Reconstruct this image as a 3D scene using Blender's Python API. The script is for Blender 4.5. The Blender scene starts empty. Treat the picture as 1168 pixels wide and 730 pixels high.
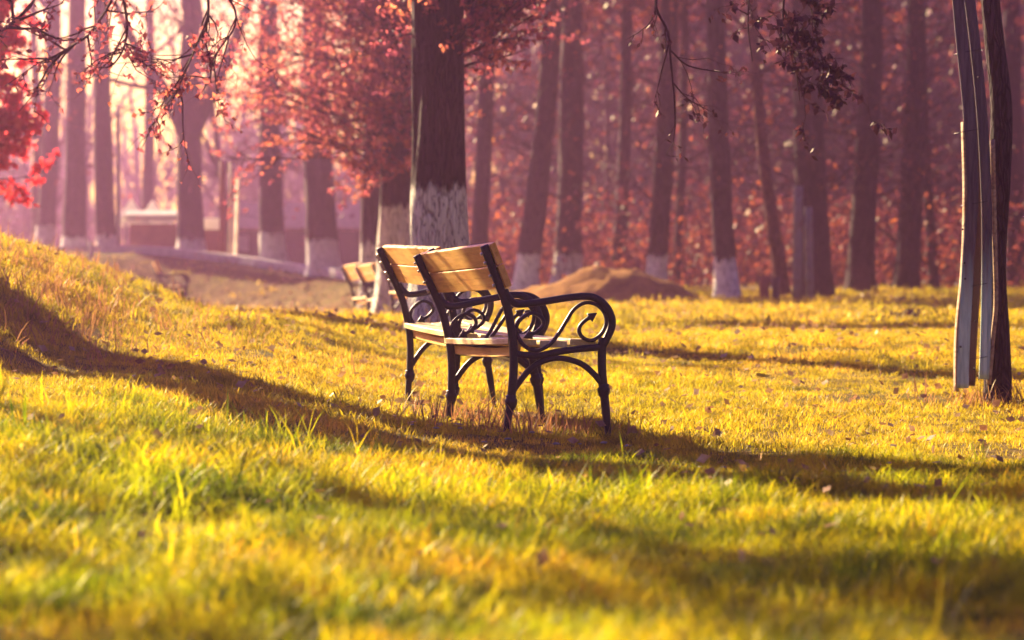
import bpy, math, random
import numpy as np
from mathutils import Vector, Matrix
S = bpy.context.scene
COL = S.collection
rnd = random.Random(7)
rng = np.random.default_rng(11)
R = math.radians

# ------------------------------------------------------------------ camera, light, exposure
EYE, FPX = 0.65, 3360.0              # eye height above the bench ground; focal length in photo pixels
cam_d = bpy.data.cameras.new('camera'); cam = bpy.data.objects.new('camera', cam_d); COL.objects.link(cam)
cam.location = (0, 0, EYE); cam.rotation_euler = (R(90 - 0.39), 0, 0)
cam_d.sensor_width = 36; cam_d.lens = FPX * 36 / 1168
cam_d.clip_start = 0.1; cam_d.clip_end = 2000
cam_d.dof.use_dof = True; cam_d.dof.focus_distance = 14.2; cam_d.dof.aperture_fstop = 3.3
S.camera = cam

SUN_AZ, SUN_EL = 36.5, 25.0          # degrees left of the viewing direction, above the horizon
sun_d = bpy.data.lights.new('sun', 'SUN'); sun = bpy.data.objects.new('sun', sun_d); COL.objects.link(sun)
sun_d.energy = 5.0; sun_d.angle = R(0.5); sun_d.color = (1.0, 0.76, 0.42)
sdir = Vector((-math.sin(R(SUN_AZ)) * math.cos(R(SUN_EL)), math.cos(R(SUN_AZ)) * math.cos(R(SUN_EL)), math.sin(R(SUN_EL))))
sun.rotation_euler = sdir.to_track_quat('Z', 'Y').to_euler()

W = bpy.data.worlds.new('World'); S.world = W; W.use_nodes = True
nt = W.node_tree; nt.nodes.clear()
wo = nt.nodes.new('ShaderNodeOutputWorld'); bg = nt.nodes.new('ShaderNodeBackground')
sky = nt.nodes.new('ShaderNodeTexSky'); sky.sky_type = 'NISHITA'; sky.sun_disc = False
sky.sun_elevation = R(SUN_EL); sky.sun_rotation = R(-SUN_AZ); sky.dust_density = 4.0; sky.air_density = 1.0
tc = nt.nodes.new('ShaderNodeTexCoord'); sx = nt.nodes.new('ShaderNodeSeparateXYZ')
rp = nt.nodes.new('ShaderNodeValToRGB')
rp.color_ramp.elements[0].position = 0.02; rp.color_ramp.elements[0].color = (1.5, 1.12, 0.07, 1)
rp.color_ramp.elements[1].position = 0.5; rp.color_ramp.elements[1].color = (0.30, 0.24, 1.0, 1)
e = rp.color_ramp.elements.new(0.2); e.color = (0.62, 0.40, 0.75, 1)
mx = nt.nodes.new('ShaderNodeMix'); mx.data_type = 'RGBA'; mx.blend_type = 'MULTIPLY'; mx.inputs[0].default_value = 1
nt.links.new(tc.outputs['Generated'], sx.inputs[0]); nt.links.new(sx.outputs[2], rp.inputs[0])
nt.links.new(sky.outputs[0], mx.inputs[6]); nt.links.new(rp.outputs[0], mx.inputs[7])
nt.links.new(mx.outputs[2], bg.inputs[0]); bg.inputs[1].default_value = 0.038
nt.links.new(bg.outputs[0], wo.inputs[0])

S.view_settings.view_transform = 'Standard'; S.view_settings.look = 'None'
S.view_settings.gamma = 1; S.view_settings.exposure = 2.42
S.render.engine = 'CYCLES'
cy = S.cycles
cy.use_denoising = True; cy.denoiser = 'OPENIMAGEDENOISE'
cy.max_bounces = 6; cy.diffuse_bounces = 3; cy.glossy_bounces = 2; cy.transmission_bounces = 4
cy.volume_bounces = 1; cy.caustics_reflective = False; cy.caustics_refractive = False
cy.sample_clamp_indirect = 6.0

# ------------------------------------------------------------------ helpers
class MB:
    """collects quads, links them as one mesh object"""
    def __init__(s): s.V = []; s.F = []; s.n = 0; s.M = []
    def add(s, v, f, m=0):
        v = np.asarray(v, float).reshape(-1, 3); f = np.asarray(f, np.int64).reshape(-1, 4)
        s.V.append(v); s.F.append(f + s.n); s.n += len(v); s.M.append(np.full(len(f), m))
    def box(s, c, d, rot=None, m=0):
        c = np.array(c, float); d = np.array(d, float) / 2
        sg = np.array([(-1,-1,-1),(1,-1,-1),(1,1,-1),(-1,1,-1),(-1,-1,1),(1,-1,1),(1,1,1),(-1,1,1)], float) * d
        if rot is not None: sg = sg @ np.array(rot.to_matrix() if hasattr(rot, 'to_matrix') else rot).T
        s.add(sg + c, [(0,3,2,1),(4,5,6,7),(0,1,5,4),(1,2,6,5),(2,3,7,6),(3,0,4,7)], m)
    def loft(s, rings, m=0, closed=True, caps=True):
        rings = np.asarray(rings, float); n, k, _ = rings.shape
        if caps:
            rings = np.concatenate([rings[:1].mean(1, keepdims=True) + (rings[:1] - rings[:1].mean(1, keepdims=True)) * .02, rings,
                                    rings[-1:].mean(1, keepdims=True) + (rings[-1:] - rings[-1:].mean(1, keepdims=True)) * .02]); n += 2
        i = np.arange(n - 1)[:, None] * k; j = np.arange(k if closed else k - 1)[None, :]; j2 = (j + 1) % k
        f = np.stack([i + j, i + j2, i + k + j2, i + k + j], -1)
        s.add(rings.reshape(-1, 3), f.reshape(-1, 4), m)
    def tube(s, P, rad, k=6, m=0, caps=True, prof=None):
        P = np.asarray(P, float); n = len(P); rad = np.broadcast_to(np.asarray(rad, float), (n,))
        T = np.gradient(P, axis=0); T /= np.linalg.norm(T, axis=1, keepdims=True) + 1e-12
        a = np.array([0, 1, 0.]) if abs(T[0][1]) < .9 else np.array([1., 0, 0])
        N = np.empty_like(P); nn = a - T[0] * a.dot(T[0])
        for q in range(n):
            nn = nn - T[q] * nn.dot(T[q]); nn /= np.linalg.norm(nn) + 1e-12; N[q] = nn
        B = np.cross(T, N)
        t = np.arange(k) * 2 * math.pi / k
        c, sn = np.cos(t)[None, :, None], np.sin(t)[None, :, None]
        r = rad[:, None, None] * (1 if prof is None else prof[:, :, None])
        s.loft(P[:, None] + r * (N[:, None] * c + B[:, None] * sn), m, True, caps)
    def bar(s, P2, w, d, y, m=0):
        """flat iron bar: path in the frame plane (x, z), half width w, half depth d along y"""
        P2 = np.asarray(P2, float); n = len(P2); w = np.broadcast_to(np.asarray(w, float), (n,))
        T = np.gradient(P2, axis=0); T /= np.linalg.norm(T, axis=1, keepdims=True) + 1e-12
        N = np.stack([-T[:, 1], T[:, 0]], 1)
        sec = [(-1,-.6),(-.6,-1),(.6,-1),(1,-.6),(1,.6),(.6,1),(-.6,1),(-1,.6)]
        rings = np.empty((n, 8, 3))
        for q, (a, b) in enumerate(sec):
            rings[:, q, 0] = P2[:, 0] + N[:, 0] * w * a; rings[:, q, 2] = P2[:, 1] + N[:, 1] * w * a
            rings[:, q, 1] = y + b * d
        s.loft(rings, m)
    def leaves(s, C, D, U, L, Wd, m=0):
        """kite shaped leaves: centres C, axis D, side U"""
        C = np.asarray(C); D = D / (np.linalg.norm(D, axis=1, keepdims=True) + 1e-9)
        U = U - D * (U * D).sum(1, keepdims=True); U /= np.linalg.norm(U, axis=1, keepdims=True) + 1e-9
        L = np.asarray(L)[:, None]; Wd = np.asarray(Wd)[:, None]
        v = np.stack([C, C + D * L * .45 + U * Wd, C + D * L, C + D * L * .45 - U * Wd], 1)
        s.add(v.reshape(-1, 3), np.arange(len(C) * 4).reshape(-1, 4), m)
    def build(s, name, mats, parent=None, smooth=True):
        V = np.concatenate(s.V); F = np.concatenate(s.F); M = np.concatenate(s.M)
        me = bpy.data.meshes.new(name)
        me.vertices.add(len(V)); me.vertices.foreach_set('co', V.astype(np.float32).ravel())
        me.loops.add(len(F) * 4); me.loops.foreach_set('vertex_index', F.astype(np.int32).ravel())
        me.polygons.add(len(F)); me.polygons.foreach_set('loop_start', np.arange(len(F), dtype=np.int32) * 4)
        for mt in (mats if isinstance(mats, (list, tuple)) else [mats]): me.materials.append(mt)
        me.polygons.foreach_set('material_index', M.astype(np.int32))
        me.polygons.foreach_set('use_smooth', np.full(len(F), bool(smooth)))
        me.update(calc_edges=True); me.validate()
        o = bpy.data.objects.new(name, me); COL.objects.link(o)
        if parent: o.parent = parent
        return o

def tag(o, label=None, cat=None, group=None, kind=None):
    for k, v in (('label', label), ('category', cat), ('group', group), ('kind', kind)):
        if v: o[k] = v
    return o
def empty(name, loc, rz=0):
    o = bpy.data.objects.new(name, None); COL.objects.link(o); o.location = loc; o.rotation_euler = (0, 0, rz)
    o.empty_display_size = .2; return o
def smooth_path(P, per=6):
    P = np.asarray(P, float); Q = np.vstack([2 * P[0] - P[1], P, 2 * P[-1] - P[-2]]); out = []
    for i in range(1, len(Q) - 2):
        for t in np.linspace(0, 1, per, endpoint=False):
            a, b, c, d = Q[i-1], Q[i], Q[i+1], Q[i+2]
            out.append(.5 * (2*b + (c-a)*t + (2*a-5*b+4*c-d)*t*t + (3*b-a-3*c+d)*t**3))
    out.append(P[-1]); return np.array(out)
def sstep(a, b, x):
    t = np.clip((np.asarray(x, float) - a) / (b - a), 0, 1); return t * t * (3 - 2 * t)
def sp(x, k=.35): return k * np.log1p(np.exp(np.clip(np.asarray(x, float) / k, -30, 30)))

# smooth value noise
_perm = np.random.default_rng(3).random((64, 64))
def vnoise(x, y):
    x = np.asarray(x, float); y = np.asarray(y, float)
    xi = np.floor(x).astype(int); yi = np.floor(y).astype(int); fx = x - xi; fy = y - yi
    fx = fx*fx*(3-2*fx); fy = fy*fy*(3-2*fy); g = lambda a, b: _perm[a % 64, b % 64]
    return (g(xi, yi)*(1-fx)+g(xi+1, yi)*fx)*(1-fy)+(g(xi, yi+1)*(1-fx)+g(xi+1, yi+1)*fx)*fy - .5

def hgt(x, y):
    x = np.asarray(x, float); y = np.asarray(y, float)
    s = np.interp(y, [-30, 14.6, 18, 24, 36, 46, 54, 65, 100, 400], [-.05, -.05, .09, .33, .38, .52, .80, .86, 1.0, 2.0])
    bank = .26 * sp(-x - .6) - .17 * np.exp(-((x + 2.5) / .6) ** 2); bank = np.minimum(bank, 2.2) * sstep(3, 13, y) * (1 - sstep(21, 31, y))
    yp = np.interp(-x, [-3, 1.4, 2.6, 4.3, 7, 12, 26], [54, 53.5, 55.5, 59, 62.5, 65, 66]); up = sstep(yp - 3.2, yp - .4, y)
    emb = (.66 * sstep(1.6, 8.0, -x) + .12 * sstep(.6, 2.5, -x)) * up
    dip = -.34 * sstep(1.2, 3.2, -x) * sstep(38, 46, y) * (1 - up)
    n = .10 * vnoise(x * .45 + 5, y * .3) + .05 * vnoise(x * 1.3, y * 1.1 + 9)
    return s + bank + emb + dip + n * sstep(2, 8, y) * np.clip(1 - (y - 60) / 60, .3, 1)
def H(x, y): return float(hgt(x, y))
def PX(px, Y): return (px - 584) / FPX * Y

# ------------------------------------------------------------------ materials
def mat(name):
    m = bpy.data.materials.new(name); m.use_nodes = True; t = m.node_tree; t.nodes.clear()
    o = t.nodes.new('ShaderNodeOutputMaterial'); return m, t, o
def N(t, typ, **kw):
    n = t.nodes.new(typ)
    for k, v in kw.items():
        if k.startswith('i_'): n.inputs[k[2:].replace('_', ' ')].default_value = v
        else: setattr(n, k, v)
    return n
def ramp(t, stops, fac):
    r = t.nodes.new('ShaderNodeValToRGB'); el = r.color_ramp.elements
    el[0].position, el[0].color = stops[0][0], (*stops[0][1], 1); el[1].position, el[1].color = stops[-1][0], (*stops[-1][1], 1)
    for p, c in stops[1:-1]: q = el.new(p); q.color = (*c, 1)
    t.links.new(fac, r.inputs[0]); return r
def mixc(t, fac, a, b, mode='MIX'):
    m = t.nodes.new('ShaderNodeMix'); m.data_type = 'RGBA'; m.blend_type = mode
    for sock, v in ((m.inputs[0], fac), (m.inputs[6], a), (m.inputs[7], b)):
        if hasattr(v, 'is_output'): t.links.new(v, sock)
        else: sock.default_value = v if isinstance(v, (int, float)) else (*v, 1)
    return m.outputs[2]
def noise(t, vec, scale, detail=4, rough=.6):
    n = N(t, 'ShaderNodeTexNoise'); n.inputs['Scale'].default_value = scale; n.inputs['Detail'].default_value = detail
    n.inputs['Roughness'].default_value = rough; t.links.new(vec, n.inputs['Vector']); return n.outputs[0]
def mapping(t, vec, sc):
    m = N(t, 'ShaderNodeMapping'); m.inputs['Scale'].default_value = sc; t.links.new(vec, m.inputs['Vector']); return m.outputs[0]
def bump(t, h, strength, dist):
    b = N(t, 'ShaderNodeBump'); b.inputs['Strength'].default_value = strength; b.inputs['Distance'].default_value = dist
    t.links.new(h, b.inputs['Height']); return b.outputs[0]
def principled(t, o, col, rough, nrm=None, spec=.3, metal=0):
    p = N(t, 'ShaderNodeBsdfPrincipled'); p.inputs['Roughness'].default_value = rough; p.inputs['Metallic'].default_value = metal
    p.inputs['Specular IOR Level'].default_value = spec
    if hasattr(col, 'is_output'): t.links.new(col, p.inputs['Base Color'])
    else: p.inputs['Base Color'].default_value = (*col, 1)
    if nrm is not None: t.links.new(nrm, p.inputs['Normal'])
    t.links.new(p.outputs[0], o.inputs[0]); return p
def objco(t): return N(t, 'ShaderNodeTexCoord').outputs['Object']
def worldpos(t): return N(t, 'ShaderNodeNewGeometry').outputs['Position']

def leafy(name, stops, trans=(.6,), tcol=1.6, scale=3.0, rough=.5, big=None):
    """thin leaf: diffuse plus translucent, colour varies from place to place"""
    m, t, o = mat(name); v = worldpos(t)
    f = noise(t, v, scale, 3, .75)
    r = ramp(t, stops, f); col = r.outputs[0]
    if big:
        f2 = noise(t, v, big[0], 2); r2 = ramp(t, [(.40, (0, 0, 0)), (.60, (1, 1, 1))], f2)
        col = mixc(t, r2.outputs[0], col, mixc(t, 1.0, col, big[1], 'MULTIPLY'))
    d = N(t, 'ShaderNodeBsdfDiffuse'); t.links.new(col, d.inputs[0])
    tr = N(t, 'ShaderNodeBsdfTranslucent')
    tcn = mixc(t, 1.0, col, (tcol, tcol, tcol), 'MULTIPLY'); t.links.new(tcn, tr.inputs[0])
    g = N(t, 'ShaderNodeBsdfGlossy'); g.inputs['Roughness'].default_value = .45; g.inputs[0].default_value = (.9, .9, .8, 1)
    a = N(t, 'ShaderNodeMixShader'); a.inputs[0].default_value = trans[0]; t.links.new(d.outputs[0], a.inputs[1]); t.links.new(tr.outputs[0], a.inputs[2])
    b = N(t, 'ShaderNodeMixShader'); b.inputs[0].default_value = .025; t.links.new(a.outputs[0], b.inputs[1]); t.links.new(g.outputs[0], b.inputs[2])
    t.links.new(b.outputs[0], o.inputs[0]); return m

M = {}
M['grass'] = leafy('grass_blade', [(.30, (.05, .05, .004)), (.43, (.28, .20, .008)), (.56, (.60, .42, .022)), (.68, (.62, .35, .035)), (.8, (.36, .14, .03))], (.45,), 1.35, 3.2, big=(.45, (.82, .95, .6)))
M['meadow'] = leafy('tall_meadow_grass', [(.33, (.03, .05, .003)), (.45, (.22, .21, .004)), (.57, (.60, .46, .008)), (.72, (.50, .20, .012))], (.45,), 1.35, 3.0, big=(.8, (.66, .9, .5)))
M['weed'] = leafy('dry_weed', [(.3, (.22, .09, .04)), (.6, (.38, .20, .07)), (.8, (.16, .05, .05))], (.35,), 1.3, 4)
M['litter'] = leafy('leaf_litter', [(.3, (.16, .06, .03)), (.5, (.34, .20, .09)), (.7, (.45, .36, .22))], (.2,), 1.2, 9)
M['pink_leaf'] = leafy('pink_leaf', [(.32, (.11, .022, .055)), (.5, (.32, .075, .085)), (.66, (.58, .20, .09))], (.55,), 1.35, 2.5)
M['orange_leaf'] = leafy('orange_leaf', [(.36, (.035, .010, .020)), (.52, (.11, .024, .024)), (.64, (.36, .095, .028)), (.74, (.60, .22, .045))], (.45,), 1.2, 1.2)
M['red_leaf'] = leafy('red_leaf', [(.3, (.42, .03, .05)), (.55, (.66, .06, .07)), (.72, (.72, .14, .10))], (.6,), 1.4, 5)
M['dark_leaf'] = leafy('dark_leaf', [(.3, (.02, .008, .018)), (.6, (.06, .018, .024)), (.75, (.16, .045, .03))], (.3,), 1.1, 6)

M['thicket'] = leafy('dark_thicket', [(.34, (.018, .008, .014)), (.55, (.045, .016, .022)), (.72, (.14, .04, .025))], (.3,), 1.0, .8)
def bark(name, c0, c1, wash_h=None, wash=(.55, .55, .48), furrow=1.0):
    m, t, o = mat(name); v = objco(t)
    n1 = noise(t, mapping(t, v, (9, 9, 1.3)), 2.4, 6, .7)
    vo = N(t, 'ShaderNodeTexVoronoi'); vo.feature = 'DISTANCE_TO_EDGE'; vo.inputs['Scale'].default_value = 1
    wob = N(t, 'ShaderNodeVectorMath'); wob.operation = 'ADD'
    ns = N(t, 'ShaderNodeTexNoise'); ns.inputs['Scale'].default_value = 5; t.links.new(v, ns.inputs['Vector'])
    sc = N(t, 'ShaderNodeVectorMath'); sc.operation = 'SCALE'; sc.inputs['Scale'].default_value = .07; t.links.new(ns.outputs[1], sc.inputs[0])
    t.links.new(v, wob.inputs[0]); t.links.new(sc.outputs[0], wob.inputs[1])
    t.links.new(mapping(t, wob.outputs[0], (46, 46, 2.6)), vo.inputs['Vector'])
    crack = ramp(t, [(0.0, (0, 0, 0)), (.22, (1, 1, 1))], vo.outputs['Distance']).outputs[0]
    base = mixc(t, n1, c0, c1); base = mixc(t, crack, tuple(.35 * q for q in c0), base)
    hgt_ = mixc(t, .5, crack, n1)
    if wash_h:
        sx = N(t, 'ShaderNodeSeparateXYZ'); t.links.new(v, sx.inputs[0])
        edge = noise(t, mapping(t, v, (8, 8, 1.5)), 1.5, 5, .7)
        ad = N(t, 'ShaderNodeMath', operation='MULTIPLY_ADD'); ad.inputs[1].default_value = -.42; t.links.new(edge, ad.inputs[0]); ad.inputs[2].default_value = wash_h + .21
        lt = N(t, 'ShaderNodeMath', operation='SUBTRACT'); t.links.new(ad.outputs[0], lt.inputs[0]); t.links.new(sx.outputs[2], lt.inputs[1])
        k = ramp(t, [(.0, (0, 0, 0)), (.06, (1, 1, 1))], lt.outputs[0]).outputs[0]
        wear = ramp(t, [(.30, (.25, .25, .25)), (.44, (1, 1, 1))], noise(t, mapping(t, v, (10, 10, 3)), 3, 6, .75)).outputs[0]
        k = mixc(t, 1.0, k, wear, 'MULTIPLY')
        k = mixc(t, 1.0, k, ramp(t, [(.02, (.2, .2, .2)), (.10, (1, 1, 1))], vo.outputs['Distance']).outputs[0], 'MULTIPLY')
        base = mixc(t, k, base, wash)
    principled(t, o, base, .9, bump(t, hgt_, .9, .02 * furrow), spec=.15); return m
M['bark'] = bark('bark', (.022, .013, .02), (.065, .038, .045))
M['bark_wash'] = bark('limed_bark', (.022, .013, .02), (.065, .038, .045), 1.24, (.80, .80, .68), furrow=1.6)
M['bark_wash_high'] = bark('high_limed_bark', (.022, .013, .02), (.065, .038, .045), 1.55, (.80, .80, .68), furrow=1.6)
M['bark_far'] = bark('limed_bark_far', (.03, .018, .026), (.075, .045, .055), .80, (.85, .86, .76))
M['bark_short'] = bark('limed_bark_short', (.03, .018, .026), (.075, .045, .055), .46, (.85, .86, .76))
M['bark_red'] = bark('reddish_bark', (.12, .05, .045), (.26, .10, .08))
m, t, o = mat('twig'); principled(t, o, ramp(t, [(.3, (.03, .014, .02)), (.7, (.08, .04, .045))], noise(t, worldpos(t), 3)).outputs[0], .85, spec=.15); M['twig'] = m

def wood(name, c0, c1, c2, grain=(1.2, 22, 22), rough=.55, spec=.35):
    m, t, o = mat(name); v = objco(t)
    n1 = noise(t, mapping(t, v, (grain[1], grain[0], grain[2])), 2.0, 5, .65)
    n2 = noise(t, mapping(t, v, (3, 1.2, 3)), 2.2, 3)
    c = ramp(t, [(.3, c0), (.5, c1), (.7, c2)], n1).outputs[0]
    c = mixc(t, ramp(t, [(.45, (0, 0, 0)), (.75, (1, 1, 1))], n2).outputs[0], c, mixc(t, 1.0, c, (.72, .50, .38), 'MULTIPLY'))
    principled(t, o, c, rough, bump(t, n1, .35, .004), spec=spec); return m
M['plank'] = wood('varnished_plank', (.60, .27, .045), (.86, .48, .10), (.90, .58, .16))
M['seat'] = wood('sunlit_seat_plank', (.60, .40, .14), (.86, .68, .30), (.90, .76, .40))  # bench wood paled to carry the sunlight on the seat
M['old_board'] = wood('weathered_board', (.10, .10, .10), (.22, .21, .20), (.30, .29, .27), rough=.85, spec=.15)
m, t, o = mat('limed_board'); v = objco(t); sx_n = N(t, 'ShaderNodeSeparateXYZ'); t.links.new(v, sx_n.inputs[0])
gr = noise(t, mapping(t, v, (22, 22, 1.4)), 2, 5, .7); c = ramp(t, [(.3, (.035, .03, .045)), (.6, (.12, .10, .125))], gr).outputs[0]
c2 = ramp(t, [(.3, (.14, .24, .27)), (.6, (.48, .64, .62))], gr).outputs[0]
k = N(t, 'ShaderNodeMath', operation='MULTIPLY_ADD'); t.links.new(gr, k.inputs[0]); k.inputs[1].default_value = -.9; k.inputs[2].default_value = 1.35
k2 = N(t, 'ShaderNodeMath', operation='SUBTRACT'); t.links.new(k.outputs[0], k2.inputs[0]); t.links.new(sx_n.outputs[2], k2.inputs[1])
principled(t, o, mixc(t, ramp(t, [(0, (0, 0, 0)), (.35, (1, 1, 1))], k2.outputs[0]).outputs[0], c, c2), .85, bump(t, gr, .4, .004), spec=.15); M['limed_board'] = m
M['iron'] = None
m, t, o = mat('black_cast_iron')
v = objco(t); n1 = noise(t, v, 60, 3); c = ramp(t, [(.4, (.005, .007, .018)), (.75, (.014, .014, .028))], n1).outputs[0]
principled(t, o, c, .5, bump(t, n1, .3, .002), spec=.3); M['iron'] = m
m, t, o = mat('bolt_steel'); principled(t, o, (.55, .5, .42), .35, metal=.9); M['bolt'] = m
m, t, o = mat('ground_soil')
v = worldpos(t); a = noise(t, v, 9, 6, .7); b = noise(t, v, .5, 3)
c = ramp(t, [(.3, (.03, .02, .008)), (.5, (.11, .07, .018)), (.7, (.24, .15, .04))], a).outputs[0]
c = mixc(t, ramp(t, [(.42, (0, 0, 0)), (.6, (1, 1, 1))], b).outputs[0], c, mixc(t, 1, c, (.75, 1.0, .5), 'MULTIPLY'))
principled(t, o, c, 1.0, bump(t, a, .6, .04), spec=.05); M['soil'] = m
m, t, o = mat('mound_earth')
v = worldpos(t); a = noise(t, v, 4, 6, .7)
principled(t, o, ramp(t, [(.3, (.14, .07, .025)), (.6, (.36, .19, .05)), (.75, (.50, .30, .08))], a).outputs[0], 1.0, bump(t, a, .8, .06), spec=.05); M['earth'] = m
m, t, o = mat('path_gravel'); v = worldpos(t); a = noise(t, v, 14, 6, .75)
principled(t, o, ramp(t, [(.35, (.16, .13, .13)), (.65, (.34, .30, .28))], a).outputs[0], .95, bump(t, a, .5, .02), spec=.1); M['path'] = m
m, t, o = mat('kerb_stone'); v = worldpos(t); a = noise(t, v, 5, 5, .7)
principled(t, o, ramp(t, [(.35, (.38, .36, .32)), (.65, (.55, .53, .47))], a).outputs[0], .9, spec=.15); M['kerb'] = m
m, t, o = mat('stone'); v = objco(t); a = noise(t, v, 9, 5, .7)
principled(t, o, ramp(t, [(.35, (.12, .12, .11)), (.65, (.30, .30, .26))], a).outputs[0], .85, bump(t, a, .5, .01)); M['stone'] = m
def plain(name, c, rough=.7, var=.15, scale=6):
    m, t, o = mat(name); a = noise(t, objco(t), scale, 4)
    principled(t, o, ramp(t, [(.35, tuple(q * (1 - var) for q in c)), (.65, tuple(min(1, q * (1 + var)) for q in c))], a).outputs[0], rough, spec=.2); return m
M['canvas'] = leafy('white_canvas', [(.3, (.74, .72, .64)), (.7, (.84, .82, .74))], (.5,), 1.0, 5)
M['stall'] = plain('stall_brown', (.22, .09, .06))
M['shed'] = plain('dark_shed_board', (.09, .05, .055))
M['shed_roof'] = plain('shed_roof', (.30, .17, .16))
M['postred'] = plain('red_brown_post', (.24, .07, .05))
M['postpale'] = plain('pale_timber', (.85, .72, .42), .7, .2, 3)
M['edge_board'] = wood('split_edge_board', (.10, .08, .07), (.34, .25, .16), (.45, .36, .24), rough=.85, spec=.15)
M['postgrey'] = plain('grey_post', (.34, .32, .31))
M['yellow'] = plain('yellow_leaf', (.75, .55, .02))

# ------------------------------------------------------------------ ground
def grid(xs, ys, f):
    X, Y = np.meshgrid(xs, ys); Z = f(X, Y); n, k = X.shape
    V = np.stack([X, Y, Z], -1).reshape(-1, 3)
    i = np.arange(n - 1)[:, None] * k; j = np.arange(k - 1)[None, :]
    F = np.stack([i + j, i + j + 1, i + k + j + 1, i + k + j], -1).reshape(-1, 4); return V, F
xs = np.concatenate([np.linspace(-150, -20, 30)[:-1], np.linspace(-20, 20, 161), np.linspace(20, 150, 30)[1:]])
ys = np.concatenate([np.linspace(-30, 2, 12)[:-1], np.linspace(2, 70, 273), np.linspace(70, 230, 40)[1:]])
b = MB(); b.add(*grid(xs, ys, hgt)); tag(b.build('ground', M['soil']), kind='structure')

# path on the embankment, with its kerb
pc = smooth_path([(-26, 66), (-12, 65), (-7, 62.5), (-4.3, 59), (-2.6, 55.5), (-1.4, 53.5), (3, 54), (9, 57)], 12)
def ribbon(c, o0, o1, z0, z1=None):
    T = np.gradient(c, axis=0); T /= np.linalg.norm(T, axis=1, keepdims=True); Nn = np.stack([-T[:, 1], T[:, 0]], 1)
    a = c + Nn * o0; d = c + Nn * o1; return a, d
a, d = ribbon(pc, 0, 2.6, 0)
n = len(pc); V = []
for q in range(n):
    for w in np.linspace(0, 1, 5):
        p = a[q] * (1 - w) + d[q] * w; V.append((p[0], p[1], H(*p) + .05))
i = np.arange(n - 1)[:, None] * 5; j = np.arange(4)[None, :]
b = MB(); b.add(V, np.stack([i + j, i + j + 1, i + 5 + j + 1, i + 5 + j], -1).reshape(-1, 4)); tag(b.build('path', M['path']), kind='structure')
ka, kd = ribbon(pc[:-24], -.16, -.002, 0)
rings = []
for q in range(len(ka)):
    z0, z1 = H(*ka[q]), H(*kd[q]); zt = max(z0, z1) + .17
    rings.append([(*ka[q], z0 - .1), (*kd[q], z1 - .1), (*kd[q], zt), (*ka[q], zt)])
b = MB(); b.loft(rings); tag(b.build('kerb', M['kerb'], smooth=False), kind='structure')

# earth mound
mx_, my_ = PX(668, 47.5), 47.5
def mound(x, y):
    dx = (x - mx_) / 1.85; dy = (y - my_) / 1.3; r = np.sqrt(dx * dx + dy * dy)
    r2 = np.sqrt(((x - mx_ - .75) / 1.0) ** 2 + dy * dy)
    top = .60 * np.clip(1 - r, 0, 1) ** .9 + .16 * np.clip(1 - r2, 0, 1)
    top = top + .17 * np.exp(-((x - mx_ - 1.5) / .8) ** 2 - (dy * 1.3) ** 2) * (dy ** 2 < 1.2)
    return hgt(x, y) - .04 + top + (.09 * vnoise(x * 3, y * 3) + .06 * vnoise(x * 9, y * 9)) * np.clip(1.2 - r, 0, 1)
b = MB(); b.add(*grid(np.linspace(mx_ - 2.2, mx_ + 3.6, 84), np.linspace(my_ - 1.5, my_ + 1.5, 44), mound))
tag(b.build('earth_mound', M['earth']), 'low mound of bare earth in the grass in front of limed trunks', 'mound')

# ------------------------------------------------------------------ benches
LB = 1.34
def F2(px, py): return ((px - 585) / 233.0, (498 - py) / 240.0)
UP = [F2(*p) for p in ((552, 280), (561, 304), (572, 332), (579.5, 355), (584.5, 385), (586, 405), (585.6, 426), (583, 456))]
RL = [F2(*p) for p in ((583, 456), (580, 474), (577, 500), (576, 512))]
FL = [F2(*p) for p in ((688, 385), (687.5, 400), (687.5, 421), (689.6, 444), (692, 470), (695, 500), (696, 512))]
ARC = [F2(*p) for p in ((585.5, 446), (588, 441.6), (603, 422.7), (619, 412), (639, 408.7), (662, 414.5), (677, 426), (687, 438), (689, 443))]
RAIL = [F2(*p) for p in ((586, 403), (600, 405), (616, 405.5), (636, 401.5), (662, 398), (690, 396))]
ARM = [F2(*p) for p in ((575, 331), (579, 338), (585, 344.8), (594, 347), (619, 344), (644, 340), (667, 337.7), (681.5, 340.7), (693, 350.6), (698.7, 363.7), (698, 375), (692, 388), (688.5, 394))]
SCR = [F2(*p) for p in ((672, 363), (667, 366.5), (662, 372), (661.2, 379), (666.7, 386.2), (676.5, 388.2), (687, 380.5), (692.5, 368), (689.5, 355.5), (680, 347), (667, 345.5), (655, 353), (647, 365), (637, 381), (626, 394), (611, 400), (598, 394.5), (590.5, 383), (588.6, 375), (593, 365), (606, 357), (617, 361.5), (620, 370), (613, 378), (607, 381))]
TW = R(-4.0); PIV = (.22, .35)
def twist(u, v, on):
    if not on: return u, v
    c, s_ = math.cos(-TW), math.sin(-TW); du, dv = u - PIV[0], v - PIV[1]
    return PIV[0] + c * du - s_ * dv, PIV[1] + s_ * du + c * dv
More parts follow.
